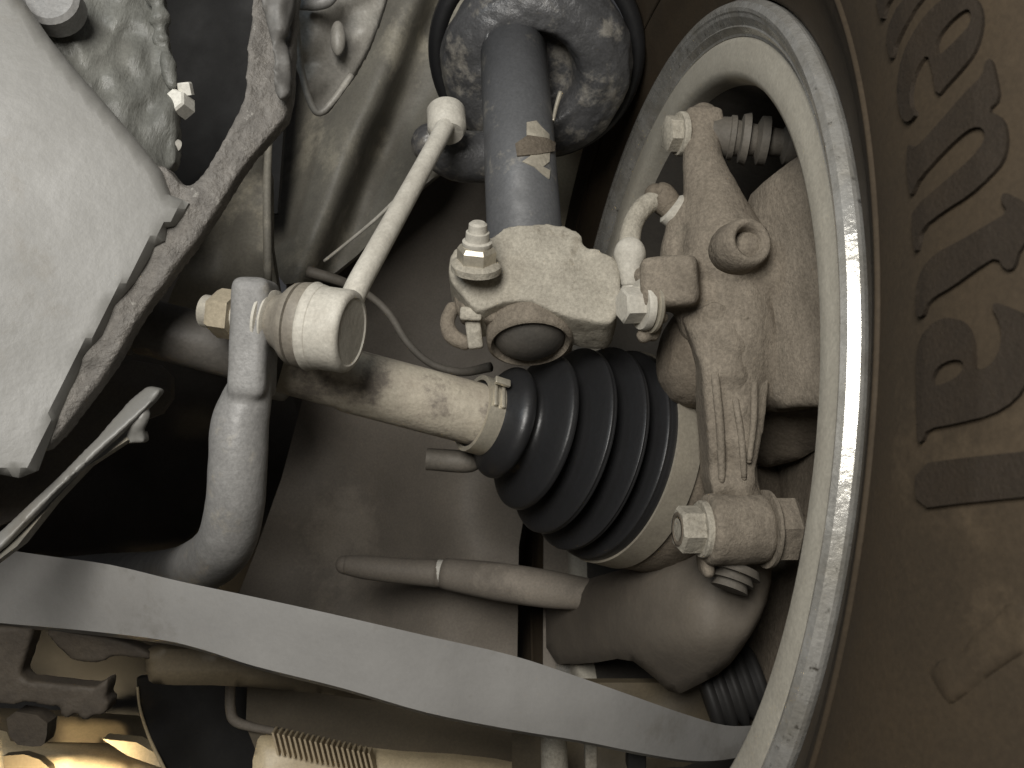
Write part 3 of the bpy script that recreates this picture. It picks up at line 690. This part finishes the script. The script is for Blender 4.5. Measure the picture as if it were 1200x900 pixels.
bm = bmesh.new(); lathe(bm, at(60, 0, .41), dirv(.1, .2, -1), [(-.01, .012), (0, .012), (.002, .010), (.002, .002)], 28)
mk('round_boss', bm, 'bar', fr, autos=40)
bm = bmesh.new(); pxtube(bm, [(178, -40, .448, 12), (182, -20, .448, 8), (182, -5, .448, 13), (186, 9, .448, 7), (187, 22, .448, 12), (188, 35, .448, 7), (189, 47, .448, 11), (192, 58, .448, 6), (196, 74, .446, 9), (202, 100, .444, 6)], sub_=6, ball=True)
fuse(mk('beaded_edge', bm, 'crinkle', fr), .0014, 2, disp=.003, dscale=.008)
# bolts in the dark pocket
bm = bmesh.new(); hexhead(bm, at(217, 127, .452), dirv(-.25, .15, -.95), .0060, .010, 0, 0, phase=.4)  # white stands in for outside light glaring on the nut
hexhead(bm, at(219, 112, .448), dirv(-.1, .9, -.3), .0035, .006, 0, 0)
tag(mk('pocket_nut', bm, 'white', None, autos=30), 'hex nut coloured white for light glaring on it, beside the subframe flange', 'nut')
bm = bmesh.new(); lathe(bm, at(207, 172, .445), dirv(-.5, .3, -.8), [(0, .0035), (.004, .0035), (.006, .0015)], 20)
tag(mk('pocket_pin', bm, 'white', None, autos=30), 'tiny bright pin end just below the hex nut in the pocket', 'pin')
# pocket wall, its black colour puts in the shade of the hole
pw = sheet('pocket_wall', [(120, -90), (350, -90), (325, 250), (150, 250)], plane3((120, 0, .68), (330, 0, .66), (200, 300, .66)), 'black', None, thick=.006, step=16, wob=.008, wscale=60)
tag(pw, 'pocket wall coloured black for deep shade behind the nut, between the two grey flanges', 'panel')

rail = thing('chassis_rail', 'dirty grey pressed chassis rail with folded flange at upper left', 'rail', at(400, 330, .60))
def rail_d(x, y):
    def sd(x1, y1, x2, y2):
        l = math.hypot(x2 - x1, y2 - y1); return ((x - x1) * (y2 - y1) - (y - y1) * (x2 - x1)) / -l
    a = sd(478, 0, 352, 310); b = sd(560, 20, 440, 290)
    sm = lambda t: 0.5 - 0.5 * math.tanh(t)
    return .680 + .030 * sm((a + 24) / 8) - .012 * math.exp(-(a / 20) ** 2) + .0007 * max(0, a - 20) - .016 * math.exp(-((b + 20) / 24) ** 2) + .00006 * (330 - y)
sheet('web', rounded([(300, 150), (330, 60), (330, -90), (640, -90), (590, 20), (540, 90), (530, 190), (472, 238), (430, 290), (380, 330), (318, 334), (312, 240)], 1), rail_d, 'sheet', rail, thick=.01, step=6, wob=.008, wscale=60)
sheet('lower_web', rounded([(206, 330), (236, 270), (280, 200), (316, 165), (318, 330), (360, 440), (320, 480), (240, 420), (190, 372)], 1), plane3((200, 340, .54), (318, 180, .53), (340, 440, .60)), 'sheet', rail, thick=.008, step=10, wob=.012, wscale=50)
bm = bmesh.new(); pxtube(bm, [(316, 150, .52, 4), (313, 220, .53, 5), (314, 330, .54, 5)], seg=12)
mk('seam_bead', bm, 'sheet', rail)
br = thing('sealed_bracket', 'grey tongue shaped bracket smeared with sealant at top, left of strut', 'bracket', at(380, 130, .50))
sheet('tongue', rounded([(338, -60), (345, 20), (348, 60), (344, 78), (352, 90), (360, 118), (372, 134), (386, 128), (400, 104), (416, 86), (440, 40), (470, -60)], 1), plane3((340, 0, .475), (380, 130, .485), (440, 0, .50)), 'bracket', br, thick=.007, step=6, wob=.007, wscale=30, fz=4)
bm = bmesh.new(); pxtube(bm, [(346, 12, .468, 4), (350, 60, .47, 4), (356, 95, .473, 4), (366, 125, .476, 4), (376, 132, .478, 4), (392, 116, .479, 4), (412, 88, .482, 4)], seg=12)
mk('rolled_edge', bm, 'bracket', br)
bm = bmesh.new(); bmesh.ops.create_icosphere(bm, subdivisions=3, radius=1, matrix=Matrix.Translation(at(396, 45, .479)) @ Matrix((RIGHT * .004, UP * .009, FWD * .004)).transposed().to_4x4())
mk('weld_dimple', bm, 'bracket', br)
bm = bmesh.new(); pxtube(bm, [(354, 6, .47, 6), (372, 5, .468, 7), (386, -2, .468, 8), (392, -20, .468, 8)], seg=14, ball=True)
mk('bent_lip', bm, 'bar', br)
fo = sheet('outer_fold', rounded([(296, -60), (303, 0), (316, 40), (320, 70), (318, 92), (325, 118), (338, 112), (342, 90), (334, 40), (346, 0), (352, -60)], 1), plane3((300, 0, .415), (340, 0, .425), (325, 118, .42)), 'frame', fr, thick=.006, step=5, wob=.006, wscale=20, fz=3)

# ------------------------------------------------------------------ lower left bracket rail
lb = thing('lower_bracket', 'narrow light ridged bracket slanting down to the left edge', 'bracket', at(60, 640, .44))
sheet('ridge', [(-60, 662), (0, 622), (60, 566), (110, 516), (150, 470), (172, 452), (188, 456), (178, 470), (160, 488), (120, 524), (60, 580), (0, 642), (-60, 690)], plane3((0, 630, .375), (170, 455, .405), (100, 560, .382)), 'plate', lb, thick=.008, step=6, fz=3)
sheet('side_face', [(-60, 690), (0, 642), (60, 580), (120, 524), (150, 500), (149, 516), (100, 548), (60, 590), (20, 640), (-60, 700)], plane3((0, 640, .384), (150, 500, .412), (100, 560, .391)), 'sheet', lb, thick=.008, step=6)
bm = bmesh.new(); pxtube(bm, [(152, 516, .405, 5), (160, 500, .402, 9), (168, 486, .402, 8), (170, 470, .402, 3)], ball=True)
pxbox(bm, 162, 512, .405, 20, 14, .008, bev=.001)
fuse(mk('weld_nub', bm, 'plate', lb), .0012, 4)
dk = sheet('underbody_cover', [(-120, 330), (200, 300), (420, 430), (420, 660), (300, 700), (-120, 700)], plane3((0, 400, .90), (350, 450, 1.0), (100, 650, .95)), 'shade', None, thick=.006, step=20, wob=.01, wscale=70)  # dark sheet added where there is only deep shade
tag(dk, 'dark backdrop sheet standing in for deep shade behind the stabilizer bar', 'cover')
uc = sheet('inner_skirt', rounded([(-80, 520), (60, 505), (140, 420), (200, 430), (200, 480), (150, 500), (60, 590), (-80, 650)], 1), plane3((0, 540, .47), (200, 430, .52), (60, 600, .47)), 'liner_shaded', None, thick=.006, step=10, wob=.01, wscale=40)
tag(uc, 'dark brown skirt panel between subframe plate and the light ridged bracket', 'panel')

# ------------------------------------------------------------------ long curved arm across the bottom
ar = thing('control_arm', 'long smooth grey curved arm sweeping along the bottom towards the wheel', 'control arm', at(420, 800, .41))
top = [(-80, 628), (0, 643), (60, 652), (130, 662), (210, 681), (300, 700), (400, 722), (500, 745), (600, 768), (680, 794), (740, 815), (800, 836), (850, 850), (890, 850)]
bot = [(900, 868), (870, 886), (820, 892), (760, 884), (680, 868), (600, 855), (500, 835), (400, 806), (300, 781), (240, 762), (190, 750), (100, 739), (0, 730), (-80, 722)]
def arm_d(x, y):
    t_ = (y - np.interp(x, [p[0] for p in top], [p[1] for p in top])) / max(8.0, np.interp(x, [p[0] for p in bot[::-1]], [p[1] for p in bot[::-1]]) - np.interp(x, [p[0] for p in top], [p[1] for p in top]))
    base = 0.405 + 0.004 * (t_ - .42) ** 2 + 0.00000035 * (x - 400) ** 2 + (0.00006 * max(0, x - 600))
    return base
sm_ = lambda P: [q[:2] for q in catmull(P, 4)]
sheet('arm_web', sm_(top) + sm_(bot), arm_d, 'arm', ar, thick=.010, step=9, wob=.008, wscale=170, bv=.0012, back=dirv(0, -.45, .89))
# ------------------------------------------------------------------ bottom: shield, brackets, grille
sheet_t = sheet('cross_lip', rounded([(168, 752), (172, 796), (182, 803), (270, 803), (400, 815), (620, 850), (620, 838), (400, 790), (250, 755)], 1), plane3((170, 780, .46), (400, 800, .47), (600, 845, .48)), 'brown', None, thick=.03, step=8, edge=8, drop=.004)
tag(sheet_t, 'olive brown lip tucked under the grey arm', 'lip')
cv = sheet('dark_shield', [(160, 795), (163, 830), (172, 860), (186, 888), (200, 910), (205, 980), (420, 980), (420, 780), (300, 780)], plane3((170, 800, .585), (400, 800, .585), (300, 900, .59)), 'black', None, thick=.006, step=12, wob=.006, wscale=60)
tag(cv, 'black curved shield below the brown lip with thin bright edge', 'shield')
bm = bmesh.new(); pxtube(bm, [(161, 805, .583, 1.6), (164, 830, .584, 1.6), (174, 862, .585, 2), (188, 892, .586, 2.2), (200, 915, .587, 2)], seg=8)
e_ = mk('shield_edge', bm, 'cream', None); sub(e_, cv)
bx_ = thing('grille_box', 'brown rectangular housing with short comb of fins at bottom centre', 'housing', at(430, 900, .56))
sheet('housing_face', [(290, 800), (602, 800), (602, 960), (310, 960), (300, 880), (288, 850)], plane3((290, 800, .56), (600, 830, .58), (450, 900, .565)), 'brown', bx_, thick=.03, step=12)
bm = bmesh.new(); pxtube(bm, [(270, 800, .55, 6), (270, 830, .55, 6), (276, 845, .55, 6), (300, 853, .552, 5), (330, 858, .555, 4)], seg=12, ball=True)
mk('housing_rim', bm, 'liner', bx_)
sheet('housing_lip', rounded([(296, 868), (320, 862), (440, 884), (560, 890), (640, 908), (640, 960), (296, 960)], 1), plane3((296, 868, .548), (600, 900, .565), (400, 950, .54)), 'cream', bx_, thick=.02, step=10, edge=6, drop=.003)
bm = bmesh.new(); pxtube(bm, [(0, 0, .5, 1), (0, 1, .5, 1)], 1, 6); bm.free()
fin_me = None
for i in range(19):
    x = 325 + i * 6.2; y = 868 + i * 1.35
    if fin_me is None:
        bm = bmesh.new(); box(bm, Vector((0, 0, 0)), .0014, .0135, .010, (RIGHT.copy(), (UP - RIGHT * .25).normalized(), FWD.copy()), .0003)
        me = bpy.data.meshes.new('fin'); bm.to_mesh(me); bm.free(); me.materials.append(M['tan']); fin_me = me
    f_ = bpy.data.objects.new('fin', fin_me); COL.objects.link(f_); f_.parent = bx_
    f_.location = at(x, y, .548) - bx_.location
lf = thing('latch_bracket', 'dark brown stepped bracket with small teeth at bottom left corner', 'bracket', at(60, 850, .47))
sheet('bracket_body', [(-60, 735), (40, 735), (22, 790), (30, 798), (110, 806), (125, 795), (126, 806), (122, 818), (128, 824), (122, 838), (108, 838), (102, 845), (94, 844), (92, 838), (84, 837), (80, 842), (70, 840), (70, 829), (24, 823), (20, 826), (-60, 822)], plane3((0, 760, .46), (120, 800, .465), (0, 840, .46)), 'darkbrown', lf, thick=.012, step=6, fz=2)
sheet('upper_tongue', rounded([(46, 734), (70, 762), (86, 776), (118, 778), (130, 768), (176, 774), (178, 768), (160, 758), (120, 744)], 1), plane3((50, 735, .455), (120, 780, .46), (176, 770, .46)), 'darkbrown', lf, thick=.01, step=6, fz=2)
sheet('lower_pad', rounded([(6, 832), (56, 840), (54, 870), (46, 876), (12, 872)], 1), plane3((0, 830, .47), (60, 840, .47), (30, 880, .472)), 'darkbrown', lf, thick=.01, step=6)
bs = thing('sill_glow', 'sill strip coloured cream for the warm light glowing at bottom left corner', 'sill', at(80, 900, .60))
sheet('sill', [(-60, 856), (0, 863), (8, 874), (50, 880), (120, 886), (200, 902), (260, 930), (-60, 930)], plane3((0, 870, .60), (200, 900, .61), (60, 930, .58)), 'cream', bs, thick=.02, step=8, edge=6, drop=.004)  # warm reflected light is put into the cream of these strips
sheet('sill', [(120, 866), (160, 870), (184, 884), (196, 902), (150, 886)], plane3((120, 866, .60), (190, 880, .60), (160, 900, .595)), 'cream', bs, thick=.01, step=6)
sheet('sill_step', [(4, 886), (28, 884), (46, 890), (58, 900), (62, 920), (4, 920)], plane3((0, 880, .575), (60, 880, .575), (30, 920, .57)), 'brown', bs, thick=.006, step=6)
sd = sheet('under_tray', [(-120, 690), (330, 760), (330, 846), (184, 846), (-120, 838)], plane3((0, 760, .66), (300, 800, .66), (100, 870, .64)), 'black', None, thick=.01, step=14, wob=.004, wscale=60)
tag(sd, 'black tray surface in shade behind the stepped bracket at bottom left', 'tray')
sheet('tray_lip', [(-120, 832), (60, 838), (175, 846), (190, 872), (-120, 866)], plane3((0, 840, .625), (180, 850, .625), (60, 870, .61)), 'brown', bs, thick=.01, step=10)
ps = thing('tray_post', 'short upright metal post under the grey arm near the rim', 'post', at(660, 930, .50))
bm = bmesh.new(); pxtube(bm, [(648, 850, .50, 15), (650, 900, .50, 16), (652, 960, .50, 16)], seg=24)
mk('post', bm, 'dustalu', ps)
bm = bmesh.new(); pxbox(bm, 692, 880, .49, 14, 34, .01, bev=.001)
tag(mk('clip_tab', bm, 'dustalu', None, autos=30), 'small pale tab to the right of the upright metal post', 'tab')
bm = bmesh.new(); pxbox(bm, 745, 886, .49, 22, 26, .01, bev=.001)
tag(mk('clip_block', bm, 'black', None, autos=30), 'small black block under the grey arm near the rim', 'block')
ts = sheet('rear_skirt', [(600, 800), (900, 800), (880, 980), (600, 980)], plane3((600, 850, .55), (880, 850, .56), (700, 950, .55)), 'brown', None, thick=.008, step=14, wob=.006)
tag(ts, 'brown skirt panel under the right end of the grey arm', 'panel')
